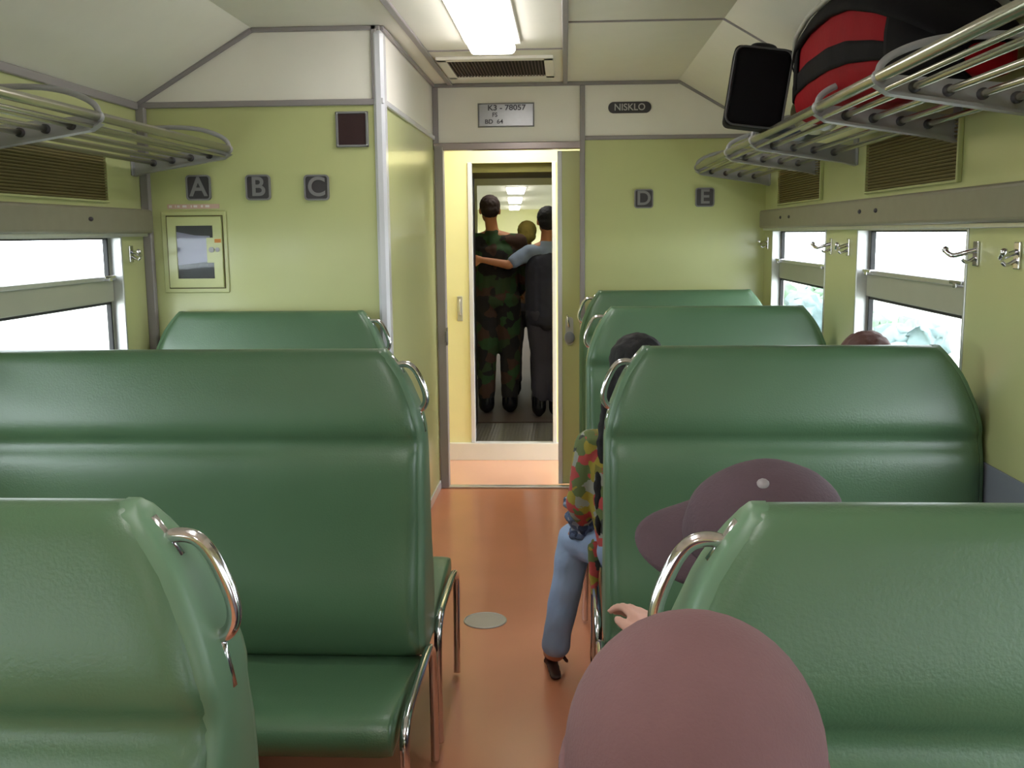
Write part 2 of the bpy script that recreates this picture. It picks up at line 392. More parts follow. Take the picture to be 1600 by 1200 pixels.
vent(XR, 1, 1.42, 2.29, 'brown louvred vent on the right wall, outside the frame edge')
vent(XL, -1, 2.90, 3.76, 'brown louvred vent on the left wall by the end corner')
vent(XL, -1, 1.40, 2.26, 'brown louvred vent on the left wall, nearer the camera')

# ------------------------------------------------------------------ luggage racks
def rack(X, s, ys, y0, y1, label):
    xf = X-s*.385
    r = thing('luggage_rack', label, 'luggage rack', (X-s*.2, (y0+y1)/2, 1.70), 'tubular luggage racks over the windows')
    bm = bmesh.new(); tube(bm, [(xf, y0, 1.790), (xf, (y0+y1)/2, 1.790), (xf, y1, 1.790)], .014, 14); ob('front_rail', bm, M_rail, r, True)
    bm = bmesh.new(); tube(bm, [(xf+s*.012, y0, 1.762), (xf+s*.012, y1, 1.762)], .006, 10); ob('under_rail', bm, M_rail, r, True)
    for i in range(4):
        x = xf+s*(.075+.075*i); z = 1.775-.009*(i+1)
        bm = bmesh.new(); tube(bm, [(x, y0, z), (x, (y0+y1)/2, z), (x, y1, z)], .0085, 12); ob('rod', bm, M_rail, r, True)
    for y in ys:
        bm = bmesh.new()
        prism(bm, [(xf-s*.012, 1.776), (xf+s*.004, 1.795), (xf+s*.05, 1.792), (X-s*.03, 1.765), (X-s*.004, 1.772), (X-s*.004, 1.690), (X-s*.05, 1.705), (xf+s*.02, 1.755)], 'y', y-.006, y+.006)
        box(bm, (X, y-.03, 1.69), (X-s*.006, y+.03, 1.79), .002, 1)
        prism(bm, [(xf-s*.012, 1.770), (xf+s*.02, 1.750), (X-s*.05, 1.700), (X-s*.004, 1.688), (X-s*.004, 1.695), (X-s*.05, 1.708), (xf+s*.02, 1.758)], 'y', y-.018, y+.018)
        b = ob('bracket', bm, M_brkt, r)
        for i in range(4):
            x = xf+s*(.075+.075*i); z = 1.775-.009*(i+1)
            bm = bmesh.new(); tube(bm, [(x, y-.016, z), (x, y+.016, z)], .0135, 12); ob('collar', bm, M_plate, b, True)
        bm = bmesh.new(); tube(bm, smooth_path([(xf-s*.006, y, 1.79), (xf+s*.005, y, 1.83), (xf+s*.10, y, 1.868), (xf+s*.22, y, 1.878), (X-s*.004, y, 1.872)]), .009, 10)
        ellipsoid(bm, (xf, y, 1.79), (.019, .018, .019), sub=2)
        ob('guard_bow', bm, M_brkt, r, True)
    rel(r)
rack(XR, 1, [5.60, 4.56, 3.96, 2.96, 2.40, 1.36, .76, -.3], -.35, 5.61, 'steel tube luggage rack on the right wall carrying bags')
rack(XL, -1, [4.03, 2.90, 1.75, .6], .55, 4.04, 'empty steel tube luggage rack on the left wall')

# ------------------------------------------------------------------ ceiling lamps and grille
for i, (a, b) in enumerate(LAMP_Y):
    r = thing('ceiling_lamp', ['bright fluorescent ceiling lamp above the aisle in view', 'fluorescent ceiling lamp above the camera, outside the picture', 'fluorescent ceiling lamp behind the camera'][i], 'ceiling lamp', (-.306, (a+b)/2, ZC), 'fluorescent ceiling lamps')
    bm = bmesh.new(); box(bm, (-.425, a-.012, ZC-.014), (-.187, b+.012, ZC), .003, 1); ob('housing', bm, M_white, r)
    bm = bmesh.new(); box(bm, (-.402, a, ZC-.06), (-.210, b, ZC-.012), .022, 4); ob('diffuser', bm, M_lamp, r, True)
    rel(r)
r = thing('ceiling_grille', 'dark slotted air grille in the ceiling in front of the doorway', 'air grille', (-.32, 5.16, ZC))
ob('recess', bx((-.56, 4.90, ZC-.006), (-.095, 5.40, ZC)), M_dark, r)
bm = bmesh.new()
for i in range(30): box(bm, (-.555+i*.0157, 4.91, ZC-.012), (-.549+i*.0157, 5.39, ZC-.006))
ob('slots', bm, M_base, r)
bm = bmesh.new()
for p, q in (((-.60, 4.86), (-.555, 5.44)), ((-.10, 4.86), (-.055, 5.44)), ((-.6, 4.84), (-.055, 4.905)), ((-.6, 5.39), (-.055, 5.45))):
    box(bm, (p[0], p[1], ZC-.014), (q[0], q[1], ZC), .002, 1)
ob('frame', bm, M_white, r)
rel(r)

# ------------------------------------------------------------------ signs and fittings on the end walls
def seat_sign(ch, x, z, y, size, label):
    r = thing('seat_letter_sign', label, 'sign', (x, y, z-size/2), 'seat letter plates on the end walls')
    bm = bmesh.new(); prism(bm, rrect(size, size, size*.14, cx=x, cy=z), 'y', y-.008, y); ob('plate', bm, M_plate, r)
    bm = bmesh.new(); o = rrect(size*1.03, size*1.03, size*.16, cx=x, cy=z); i = rrect(size*.90, size*.90, size*.10, cx=x, cy=z); n = len(o)
    A = [[bm.verts.new((p[0], yy, p[1])) for p in q] for q, yy in ((o, y), (o, y-.012), (i, y-.012), (i, y-.006))]
    for u, v in zip(A, A[1:]):
        for k in range(n): bm.faces.new((u[k], u[(k+1) % n], v[(k+1) % n], v[k]))
    ob('rim', bm, M_letter, r)
    text_mesh('lettering', ch, size*1.08, (x, y-.0095, z), M_letter, r, off=.0018*size/.1)
    rel(r)
seat_sign('A', -1.478, 1.645, YL, .098, 'small dark square sign lettered A above the glazed cabinet')
seat_sign('B', -1.234, 1.643, YL, .098, 'small dark square sign lettered B, middle of three on the left wall')
seat_sign('C', -.996, 1.640, YL, .098, 'small dark square sign lettered C below the speaker grille')
seat_sign('D', .428, 1.632, YF, .100, 'small dark square sign lettered D right of the doorway')
seat_sign('E', .760, 1.636, YF, .100, 'small dark square sign lettered E near the right rack end')
r = thing('speaker_grille', 'dark maroon square speaker panel high on the left end wall', 'speaker', (-.845, YL, 1.80))
ob('panel', bx((-.903, YL-.010, 1.803), (-.787, YL, 1.927), .004), M_grille, r)
bm = bmesh.new()
for p, q in (((-.91, 1.796), (-.90, 1.934)), ((-.79, 1.796), (-.78, 1.934)), ((-.91, 1.796), (-.78, 1.805)), ((-.91, 1.925), (-.78, 1.934))): box(bm, (p[0], YL-.014, p[1]), (q[0], YL, q[1]), .002, 1)
ob('frame', bm, M_letter, r)
for x in (-.903, -.787):
    for z in (1.803, 1.927):
        bm = bmesh.new(); ellipsoid(bm, (x, YL-.014, z), (.004,)*3, sub=1); ob('screw', bm, M_alu, r, True)
rel(r)
# emergency cabinet
r = thing('emergency_cabinet', 'cream wall cabinet with a small window and round lock on the left end wall', 'cabinet', (-1.507, YL, 1.22))
bm = bmesh.new(); box(bm, (-1.64, YL-.010, 1.222), (-1.372, YL, 1.552), .004, 1); ob('surround', bm, M_wall, r)
def ring(bm, x0, x1, z0, z1, t, ya, yb):
    for p, q in (((x0, z0), (x0+t, z1)), ((x1-t, z0), (x1, z1)), ((x0+t, z0), (x1-t, z0+t)), ((x0+t, z1-t), (x1-t, z1))): box(bm, (p[0], ya, p[1]), (q[0], yb, q[1]))
bm = bmesh.new(); ring(bm, -1.618, -1.384, 1.24, 1.535, .0035, YL-.0115, YL-.009); ob('door_gap', bm, M_louvd, r)
bm = bmesh.new(); ring(bm, -1.612, -1.390, 1.246, 1.529, .035, YL-.020, YL-.009); d = ob('door', bm, M_wall, r)
bm = bmesh.new(); box(bm, (-1.578, YL-.012, 1.28), (-1.424, YL-.010, 1.495)); ob('door_backing', bm, M_plate, d)
bm = bmesh.new(); prism(bm, [(-1.577, 1.470), (-1.50, 1.455), (-1.44, 1.452), (-1.44, 1.35), (-1.577, 1.335)], 'y', YL-.0135, YL-.0125)
ob('paper_notice', bm, mat('lilac_paper', (166, 160, 190), .6, noise_amt=.12, scale=25), d)
bm = bmesh.new(); box(bm, (-1.452, YL-.0212, 1.345), (-1.389, YL-.010, 1.445)); ob('lock_plate', bm, M_wall, d)
bm = bmesh.new(); box(bm, (-1.418, YL-.0225, 1.425), (-1.392, YL-.020, 1.440)); ob('orange_tab', bm, mat('orange_tab', (214, 140, 70), .5), d)
bm = bmesh.new(); tube(bm, [(-1.432, YL-.026, 1.397), (-1.432, YL-.018, 1.397)], .011, 18); tube(bm, [(-1.408, YL-.024, 1.397), (-1.408, YL-.018, 1.397)], .009, 18); ob('lock', bm, M_brkt, d)
bm = bmesh.new(); box(bm, (-1.576, YL-.0165, 1.281), (-1.426, YL-.0145, 1.494)); ob('pane', bm, M_glass, d)
rel(r)
for o in d.children: pass
r = thing('warning_sticker', 'narrow pink and white sticker strip above the glazed wall cabinet', 'sticker', (-1.507, YL, 1.56))
ob('strip', bx((-1.612, YL-.003, 1.562), (-1.398, YL, 1.580)), mat('faded_pink_strip', (206, 172, 160), .5), r)
bm = bmesh.new()
xx = -1.605
for wd in (.022, .004, .018, .03, .008, .026, .014, .03):
    box(bm, (xx, YL-.0042, 1.567), (xx+wd*.55, YL-.003, 1.576)); xx += wd+.004
ob('lettering', bm, mat('faded_white_letters', (226, 214, 214), .5), r)
rel(r)
# plate over the doorway
r = thing('number_plate', 'metal plate with three lines of lettering over the doorway', 'sign', (-.324, YF, 2.03))
ob('plate', bx((-.474, YF-.006, 2.030), (-.174, YF, 2.150), .003, 1), M_platem, r)
bm = bmesh.new(); ring(bm, -.478, -.170, 2.026, 2.154, .006, YF-.009, YF); ob('border', bm, M_letter, r)
text_mesh('lettering', 'K3 - 78057', .040, (-.32, YF-.0065, 2.128), M_ink, r, off=.0008, sx=1.15)
text_mesh('lettering', 'FS', .032, (-.385, YF-.0065, 2.091), M_ink, r, off=.0006)
text_mesh('lettering', 'BD  64', .032, (-.39, YF-.0065, 2.055), M_ink, r, off=.0006, sx=1.1)
rel(r)
r = thing('maker_plate', 'small grey pill-shaped nameplate on the white panel right of the doorway', 'nameplate', (.348, YF, 2.09))
bm = bmesh.new(); prism(bm, rrect(.232, .060, .0295, 8, cx=.348, cy=2.120), 'y', YF-.006, YF); ob('plate', bm, M_plate, r)
text_mesh('lettering', 'NISKLO', .050, (.348, YF-.0075, 2.120), mat('pale_letters', (190, 186, 188), .5), r, off=.0006, sx=.98)
rel(r)

# ------------------------------------------------------------------ doorway
st(ob('trim_17', bx((-.722, YF-.02, 0), (-.672, YF+.05, 1.93), .006), M_trim))
r = ob('trim_18', bx((.078, YF-.02, 0), (.106, YF+.05, ZC-.02), .004), M_trim); st(r)
st(ob('trim_19', bx((XP+.002, YF-.018, 1.905), (.10, YF+.05, 1.945), .004), mat('lintel_steel', (150, 138, 136), .25, metal=.5)))
st(ob('trim_20', bx((-.72, YF-.018, .0), (.10, YF+.03, .012), .003), M_alu))
st(ob('trim_21', bx((XP, YF-.016, 1.93), (XP+.03, YF, ZC-.02), .003), M_trim)); 
# sliding door leaf pushed to the right, its edge showing
r = bpy.data.objects.new('door_1', None); COL.objects.link(r); st(r); r.location = (.35, YF+.08, 0)
ob('leaf', bx((-.030, YF+.055, .012), (.72, YF+.095, 1.90), .003), M_wall, r)
ob('edge_stile', bx((-.045, YF+.050, .012), (-.020, YF+.10, 1.90), .003), M_trimw, r)
bm = bmesh.new(); prism(bm, rrect(.045, .16, .02, cx=.020, cy=.90), 'y', YF+.048, YF+.055); ob('handle_plate', bm, M_alu, r)
bm = bmesh.new(); ellipsoid(bm, (.020, YF+.035, .865), (.030, .016, .034), sub=3); ob('lock_cup', bm, M_duct, r, True)
bm = bmesh.new(); tube(bm, smooth_path([(.008, YF+.05, .99), (.008, YF+.02, .985), (.018, YF+.02, .93), (.02, YF+.05, .92)]), .006, 8); ob('pull', bm, M_chrome, r, True)
rel(r)
# hinge on left post
bm = bmesh.new(); box(bm, (-.674, YF-.03, .83), (-.664, YF+.0, .93), .002, 1); tube(bm, [(-.672, YF-.03, .85), (-.672, YF-.03, .91)], .008, 10); tag(ob('door_catch', bm, M_letter), 'small grey catch on the left post of the doorway', 'door catch')
# vestibule: side walls, second wall with its door
YV = 6.45
st(ob('wall_vestibule_left', bx((XL-.065, YF, -.02), (XL, YV+.04, 2.3)), M_yel))
bm = bmesh.new(); box(bm, (XR, YF, 1.95), (XR+.065, YV+.04, 2.3)); box(bm, (XR, YF, -.02), (XR+.065, YF+.05, 2.3)); box(bm, (XR, YV-.04, -.02), (XR+.065, YV+.04, 2.3))
st(ob('wall_vestibule_right', bm, M_yel))
st(ob('wall_cabin_end', bx((XL, YF, -.02), (XP-.001, YF+.04, 2.3)), M_yel))
st(ob('ceiling_vestibule', bx((XL-.07, YF+.05, 2.20), (XR+.07, YV+.05, 2.26)), M_ceil))
bm = bmesh.new(); box(bm, (XL, YV, 0), (-.592, YV+.04, 2.2)); box(bm, (-.074, YV, 0), (XR, YV+.04, 2.2)); box(bm, (-.592, YV, 1.886), (-.074, YV+.04, 2.2))
st(ob('wall_vestibule_end', bm, M_yel))
st(ob('trim_22', bx((-.80, YV-.03, .0), (-.04, YV+.04, .112), .003), mat('white_sill', (226, 224, 224), .35)))
st(ob('trim_23', bx((-.612, YV-.012, .112), (-.585, YV+.05, 1.89), .003), M_trimw))
st(ob('trim_24', bx((-.085, YV-.012, .112), (-.060, YV+.05, 1.89), .003), M_trimw))
bm = bmesh.new(); box(bm, (-.69, YV-.008, .90), (-.655, YV, 1.06), .004); tube(bm, smooth_path([(-.672, YV-.005, 1.04), (-.672, YV-.035, 1.03), (-.672, YV-.035, .95), (-.672, YV-.005, .94)]), .006, 8)
tag(ob('door_handle_plate', bm, M_alu), 'steel pull handle on the yellow panel beyond the doorway', 'handle')
ld = bpy.data.lights.new('vestibule_fill_light', 'AREA'); ld.size = .3; ld.energy = 2; ld.color = (1, .97, .85)  # unseen fill light and glowing box, added to brighten the vestibule
lo = bpy.data.objects.new('vestibule_fill_light', ld); COL.objects.link(lo); lo.location = (-.3, 6.05, 2.14)
bm = bmesh.new(); box(bm, (-.45, 5.9, 2.15), (-.15, 6.2, 2.20), .01); tag(ob('vestibule_fill', bm, M_lamp), 'unseen glowing box added above the doorway to brighten the vestibule', 'ceiling lamp')
# gangway
bm = bmesh.new(); box(bm, (-.66, YV+.04, .02), (-.635, 7.2, 2.0)); box(bm, (-.03, YV+.04, .02), (-.005, 7.2, 2.0)); st(ob('wall_gangway', bm, M_rubber))
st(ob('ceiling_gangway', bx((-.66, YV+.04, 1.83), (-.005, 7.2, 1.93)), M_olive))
st(ob('floor_gangway', bx((-.66, YV+.04, .05), (-.005, 7.22, .10)), M_check))

# ------------------------------------------------------------------ next carriage (it stands on a slight bend)
NX = bpy.data.objects.new('next_carriage', None); COL.objects.link(NX); NX['kind'] = 'group'; NX.location = (-.33, 7.2, 0); NX.rotation_euler = (0, 0, .052)
def nb(name, a, b, m, kind=True):
    o = ob(name, bx(a, b), m, NX)
    if kind: st(o)
    return o
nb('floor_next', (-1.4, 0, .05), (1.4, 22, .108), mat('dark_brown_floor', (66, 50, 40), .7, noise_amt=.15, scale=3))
nb('ceiling_next', (-1.4, .05, 2.12), (1.4, 22, 2.18), M_ceil)
for nm, xa_, xb_ in (('wall_next_left', -1.45, -1.4), ('wall_next_right', 1.4, 1.45)):
    bm = bmesh.new(); box(bm, (xa_, 0, .1), (xb_, 22, .98)); box(bm, (xa_, 0, 1.52), (xb_, 22, 2.15)); box(bm, (xa_, 0, .98), (xb_, 3, 1.52))
    for q in range(13): box(bm, (xa_, 4.1+q*1.5, .98), (xb_, min(4.5+q*1.5, 22), 1.52))
    st(ob(nm, bm, M_wall, NX))
nb('wall_next_end', (-1.4, 22, .1), (1.4, 22.05, 2.15), M_yel)
bm = bmesh.new(); box(bm, (-1.4, 0, .1), (-.33, .05, 2.15)); box(bm, (.33, 0, .1), (1.4, .05, 2.15)); box(bm, (-.33, 0, 1.92), (.33, .05, 2.15)); st(ob('wall_next_near', bm, M_yel, NX))
bm = bmesh.new(); box(bm, (-1.4, 2.2, .1), (-.36, 2.25, 2.12)); box(bm, (.42, 2.2, .1), (1.4, 2.25, 2.12)); box(bm, (-.36, 2.2, 1.885), (.42, 2.25, 2.12)); st(ob('wall_next_vestibule', bm, M_yel, NX))
for i, (a, b) in enumerate(((7.6, 9.3), (11.9, 14.4), (17.6, 20.6))):
    o = thing('far_ceiling_lamp', ['largest of three ceiling lamps glowing in the next carriage', 'middle of three ceiling lamps glowing in the next carriage', 'farthest of three ceiling lamps glowing in the next carriage'][i], 'ceiling lamp', (0, 0, 0), 'ceiling lamps of the next carriage'); o.parent = NX; o.location = (0.02, (a+b)/2, 2.12)
    ob('housing', bx((-.15, a-.01-(a+b)/2, -.015), (.15, b+.01-(a+b)/2, 0)), M_white, o)
    ob('diffuser', bx((-.13, a-(a+b)/2, -.05), (.13, b-(a+b)/2, -.014), .01), M_lamp, o)

o = ob('entrance_fill', bx((-.12, .25, 2.09), (.12, .45, 2.12), .008), M_lamp, NX); tag(o, 'unseen glowing box added to brighten the lintel inside the next carriage', 'ceiling lamp')  # added out of view, with the area light below, to light the lintel
ld = bpy.data.lights.new('entrance_fill_light', 'AREA'); ld.size = .2; ld.energy = .8; ld.color = (1, .97, .85)
lo = bpy.data.objects.new('entrance_fill_light', ld); COL.objects.link(lo); lo.location = (-.35, 7.55, 2.07)

# ------------------------------------------------------------------ floor disc
r = thing('floor_hatch', 'pale grey round hatch cover set in the orange aisle floor', 'hatch cover', (-.307, 3.668, 0))
bm = bmesh.new(); tube(bm, [(-.307, 3.668, 0), (-.307, 3.668, .003)], .082, 40); ob('disc', bm, mat('worn_grey_disc', (176, 168, 158), .4, noise_amt=.1, scale=20), r)
bm = bmesh.new(); tube(bm, [(-.307+.078*math.cos(t*PI/20), 3.668+.078*math.sin(t*PI/20), .003) for t in range(40)], .002, 6, closed=True); ob('rim', bm, M_alu, r)
rel(r)

# ------------------------------------------------------------------ benches
PROF = [(.34, .125), (.37, .14), (.41, .150), (.46, .158), (.52, .148), (.60, .122), (.68, .106), (.76, .098), (.83, .092), (.87, .084), (.895, .070), (.915, .068), (.935, .078), (.96, .080), (1.0, .074), (1.05, .062), (1.10, .048), (1.13, .038), (1.145, .026), (1.150, .010)]
def half(z):
    for (a, p), (b, q) in zip(PROF, PROF[1:]):
        if z <= b: return p+(q-p)*max(0, z-a)/(b-a)
    return PROF[-1][1]
def bench(label, xa, xw, c, faces=(-1, 1), sd=1.0):
    s = 1 if xw > xa else -1            # direction from aisle to window
    OUT = [(.90, 0), (.945, .004), (1.0, .018), (1.07, .045), (1.11, .070), (1.15, .102)]
    def off(z):
        if z <= .90: return 0
        for (a, p), (b, q) in zip(OUT, OUT[1:]):
            if z <= b+1e-6: return p+(q-p)*(z-a)/(b-a)
        return .102
    def xal(z): return xa+s*off(z)
    def xwi(z): return xw-s*off(z)*1.05
    r = thing('train_bench', label, 'bench', ((xa+xw)/2, c, 0), 'green vinyl benches')
    U = [0, .004, .012, .03, .06]+[.1+.8*i/24 for i in range(25)]+[.94, .97, .988, .996, 1]
    EDG = {0: .55, .004: .80, .012: .93, .03: .99}
    def ef(u):
        d = min(u, 1-u)
        return .60 if d < .001 else .84 if d < .006 else .95 if d < .02 else 1
    bm = bmesh.new(); grid = {}
    zs = [p[0] for p in PROF]; zz = []
    for a, b in zip(zs, zs[1:]): zz += [a, (a+b)/2]
    zz.append(zs[-1])
    for f in (-1, 1):
        for i, z in enumerate(zz):
            for j, u in enumerate(U):
                x = xal(z)+(xwi(z)-xal(z))*u
                t = half(z)*ef(u)
                if f not in faces: t = min(t, .045)
                t += .0016*noise.noise(Vector((x*3, z*5, c*3+f)))
                grid[f, i, j] = bm.verts.new((x, c+f*t, z))
    n, q = len(zz), len(U)
    for f in (-1, 1):
        for i in range(n-1):
            for j in range(q-1):
                bm.faces.new((grid[f, i, j], grid[f, i, j+1], grid[f, i+1, j+1], grid[f, i+1, j]))
    for i in range(n-1):
        for j in (0, q-1): bm.faces.new((grid[-1, i, j], grid[1, i, j], grid[1, i+1, j], grid[-1, i+1, j]))
    for j in range(q-1):
        for i in (0, n-1): bm.faces.new((grid[-1, i, j], grid[1, i, j], grid[1, i, j+1], grid[-1, i, j+1]))
    ob('backrest', bm, M_vinyl, r, True)
    # edge bands along both ends
    for xf, dx in ((xal, -s*.010), (xwi, s*.010)):
        bm = bmesh.new(); rows = []
        ez = [.34+.02*i for i in range(41)]
        ez = [z for z in ez if z <= 1.15]+[1.151]
        for z in ez:
            f0 = half(min(z, 1.15))*.80+.004
            a0 = f0 if -1 in faces else min(f0, .04); a1 = f0 if 1 in faces else min(f0, .04)
            X = xf(min(z, 1.15))
            rows.append([bm.verts.new(p) for p in ((X-dx*.9, c-a0, z), (X+dx*.6, c-a0*.97, z), (X+dx, c-a0*.7, z), (X+dx, c+a1*.7, z), (X+dx*.6, c+a1*.97, z), (X-dx*.9, c+a1, z))])
        for A, B in zip(rows, rows[1:]):
            for k in range(5): bm.faces.new((A[k], A[k+1], B[k+1], B[k]))
        bm.faces.new(rows[-1])
        ob('edge_band', bm, M_vinyl2, r, True)
    # grab handle
    bm = bmesh.new()
    tube(bm, smooth_path([(xa+s*a, c, z) for a, z in ((.078, 1.100), (.050, 1.112), (.020, 1.104), (-.004, 1.055), (-.014, 1.015), (-.004, .990), (.016, .984))], 3), .0088, 14)
    h = ob('grab_handle', bm, M_chrome, r, True)
    for (a1, z1), (a2, z2) in (((.083, 1.128), (.052, 1.082)), ((.012, .990), (.0, .925))):
        bm = bmesh.new(); tube(bm, [(xa+s*a1, c, z1), (xa+s*(a1+a2)/2, c, (z1+z2)/2), (xa+s*a2, c, z2)], .0105, 10)
        ob('flange', bm, M_chrome, h, True)
    # seats
    for f in faces:
        bm = bmesh.new(); prof = [(.115, .315), (.115, .345), (.20, .350), (.35, .372), (.47, .388), (.55, .394), (.585, .388), (.602, .368), (.605, .345), (.598, .315), (.57, .300), (.13, .300)]
        Us = [0, .006, .02]+[.05+.9*i/12 for i in range(13)]+[.98, .994, 1]
        rows = []
        for u in Us:
            d = min(u, 1-u); k = .90 if d < .001 else .97 if d < .01 else 1
            cx, cz = .36, .34
            rows.append([bm.verts.new((xa+(xw-xa)*u, c+f*(cx+(a-cx)*(.985 if k < 1 else 1))*sd, cz+(b-cz)*k)) for a, b in prof])
        for A, B in zip(rows, rows[1:]):
            for k in range(len(prof)): bm.faces.new((A[k], A[(k+1) % len(prof)], B[(k+1) % len(prof)], B[k]))
        bm.faces.new(rows[0]); bm.faces.new(rows[-1])
        ob('seat', bm, M_vinyl, r, True)
        bm = bmesh.new(); box(bm, (xa+s*.06, c+f*.05, .262), (xw-s*.04, c+f*.50, .300), .004, 1)
        ob('seat_frame', bm, M_base, r)
        for k, X in enumerate((xa+s*-.022, xw-s*.02)):
            bm = bmesh.new()
            if k == 0: P = [(X, c+f*.05, .012), (X, c+f*.05, .30), (X, c+f*.09, .365), (X, c+f*.20, .372), (X, c+f*.40, .372), (X, c+f*.53, .36), (X, c+f*.555, .30), (X, c+f*.52, .012)]
            else: P = [(X, c+f*.08, .012), (X, c+f*.08, .29), (X, c+f*.14, .294), (X, c+f*.40, .294), (X, c+f*.46, .28), (X, c+f*.48, .012)]
            tube(bm, smooth_path(P, 3), .0115, 12)
            L = ob('leg', bm, M_chrome, r, True)
    bm = bmesh.new(); box(bm, (xa+s*.05, c-.04, .10), (xw-s*.05, c+.04, .345), .004, 1); ob('centre_beam', bm, M_base, r)
    rel(r)
bench('near left green vinyl bench seen at the bottom left corner', -.398, -1.655, 1.115)
bench('wide left green vinyl bench in the middle with its seat facing the camera', -.385, -1.655, 2.665)
bench('far left green vinyl bench against the end wall below the cabinet', -.722, -1.66, 4.045, (-1,))
bench('near right green vinyl bench behind the person in the mauve cap', .112, 1.065, 1.110)
bench('right green vinyl bench with the grey-capped person in front of it', .112, 1.072, 2.705)
bench('third right green vinyl bench, behind the long-haired passenger', .092, 1.055, 4.180, sd=.98)
bench('farthest right green vinyl bench near the far wall', .080, 1.055, 5.365, (-1,), sd=.96)

# ------------------------------------------------------------------ luggage
r = thing('travel_bag', 'black and red travel bag with grey piping on the right luggage rack', 'bag', (.87, 2.9, 1.79))
def under_roof(x, y, z): return (x, y, min(z, 2.235-(x-.61)*.583))   # the soft bags give way to the sloping ceiling
def bag_loft(cs):
    """cs: list of (y, xc, w, z0, h, round)"""
    bm = bmesh.new(); rows = []
    for y, xc, wd, z0, h in cs:
        row = []
        for k in range(28):
            a = 2*PI*k/28; ca, sa = math.cos(a), math.sin(a); e = .55
            row.append(bm.verts.new(under_roof(xc+wd/2*abs(ca)**e*(1 if ca > 0 else -1), y, z0+h/2+h/2*abs(sa)**e*(1 if sa > 0 else -1))))
        rows.append(row)
    for A, B in zip(rows, rows[1:]):
        for k in range(28): bm.faces.new((A[k], A[(k+1) % 28], B[(k+1) % 28], B[k]))
    bm.faces.new(rows[0]); bm.faces.new(rows[-1]); return bm
def interp(cs, n):
    out = []
    for i in range(n):
        t = i/(n-1)*(len(cs)-1); k = min(int(t), len(cs)-2); u = t-k
        u = u*u*(3-2*u) if False else u
        out.append(tuple(a+(b-a)*u for a, b in zip(cs[k], cs[k+1])))
    return out
BAG = [(3.54, .87, .15, 1.80, .15), (3.51, .87, .23, 1.797, .23), (3.44, .875, .26, 1.795, .285), (3.25, .88, .28, 1.795, .315), (3.0, .88, .285, 1.795, .315), (2.85, .89, .28, 1.795, .30), (2.7, .905, .26, 1.795, .25), (2.58, .925, .23, 1.795, .19), (2.48, .95, .18, 1.795, .12), (2.44, .96, .10, 1.797, .07)]
bm = bag_loft(interp(BAG, 41)); bmesh.ops.subdivide_edges(bm, edges=[], cuts=1)
body = ob('bag_body', bm, M_red, r, True)
# black lid over the top, following the body
bm = bmesh.new(); rows = []
for y, xc, wd, z0, h in interp(BAG, 41):
    row = []
    for k in range(15):
        a = PI*(-.06+1.12*k/14) if False else PI*(.10+.80*k/14)
        ca, sa = math.cos(a), math.sin(a); e = .55; g = 1.03
        row.append(bm.verts.new(under_roof(xc+wd*g/2*abs(ca)**e*(1 if ca > 0 else -1), y, z0+h/2+h*g/2*sa**e)))
    rows.append(row)
for A, B in zip(rows, rows[1:]):
    for k in range(14): bm.faces.new((A[k], A[k+1], B[k+1], B[k]))
lid = ob('lid', bm, M_blk, r, True)
sol = lid.modifiers.new('s', 'SOLIDIFY'); sol.thickness = .012; sol.offset = 1
def around(y0, off=1.035, a0=.52, a1=1.35):
    t = interp(BAG, 200); c0 = min(t, key=lambda q: abs(q[0]-y0)); y, xc, wd, z0, h = c0
    P = []
    for k in range(24):
        a = PI*(a0+(a1-a0)*k/23); ca, sa = math.cos(a), math.sin(a); e = .55
        P.append((xc+wd*off/2*abs(ca)**e*(1 if ca > 0 else -1), y, z0+h/2+h*off/2*abs(sa)**e*(1 if sa > 0 else -1)))
    return P
def along(ang, ya, yb, off=1.05):
    P = []
    for y, xc, wd, z0, h in interp(BAG, 60):
        if ya <= y <= yb:
            ca, sa = math.cos(ang), math.sin(ang); e = .55
            P.append((xc+wd*off/2*abs(ca)**e*(1 if ca > 0 else -1), y, z0+h/2+h*off/2*abs(sa)**e*(1 if sa > 0 else -1)))
    return P
bm = bmesh.new(); tube(bm, along(PI*.80, 2.80, 3.53, 1.17), .008, 8); ob('piping', bm, M_cord, r, True)
def zang(f): a = math.asin(min(1, abs(f))**(1/.55)); return PI-a if f >= 0 else PI+a
def strip(name, f0, f1, ya, yb, off, m, n=5):
    bm = bmesh.new(); rows = []
    for y, xc, wd, z0, h in interp(BAG, 81):
        if not ya <= y <= yb: continue
        row = []
        for k in range(n+1):
            a = zang(f0+(f1-f0)*k/n); ca, sa = math.cos(a), math.sin(a); e = .55
            row.append(bm.verts.new(under_roof(xc+(wd/2+off)*abs(ca)**e*(1 if ca > 0 else -1), y, z0+h/2+(h/2+off)*abs(sa)**e*(1 if sa > 0 else -1))))
        rows.append(row)
    for A, B in zip(rows, rows[1:]):
        for k in range(n): bm.faces.new((A[k], A[k+1], B[k+1], B[k]))
    o = ob(name, bm, m, r, True); q = o.modifiers.new('s', 'SOLIDIFY'); q.thickness = .006; return o
strip('side_band', .02, -.36, 2.3, 3.6, .006, M_blk)
strip('upper_panel', .98, .56, 2.2, 3.6, .005, M_blk)
strip('corner_panel', .60, -.30, 3.38, 3.46, .008, M_blk)
strip('end_panel', .98, -.95, 2.44, 2.64, .008, M_blk)
bm = bmesh.new(); ellipsoid(bm, (.755, 3.47, 1.98), (.014, .014, .018), sub=2); ob('buckle', bm, M_cord, r, True)
rel(r)
r = thing('black_suitcase', 'small black upright suitcase at the edge of the right luggage rack', 'suitcase', (.66, 3.75, 1.80))
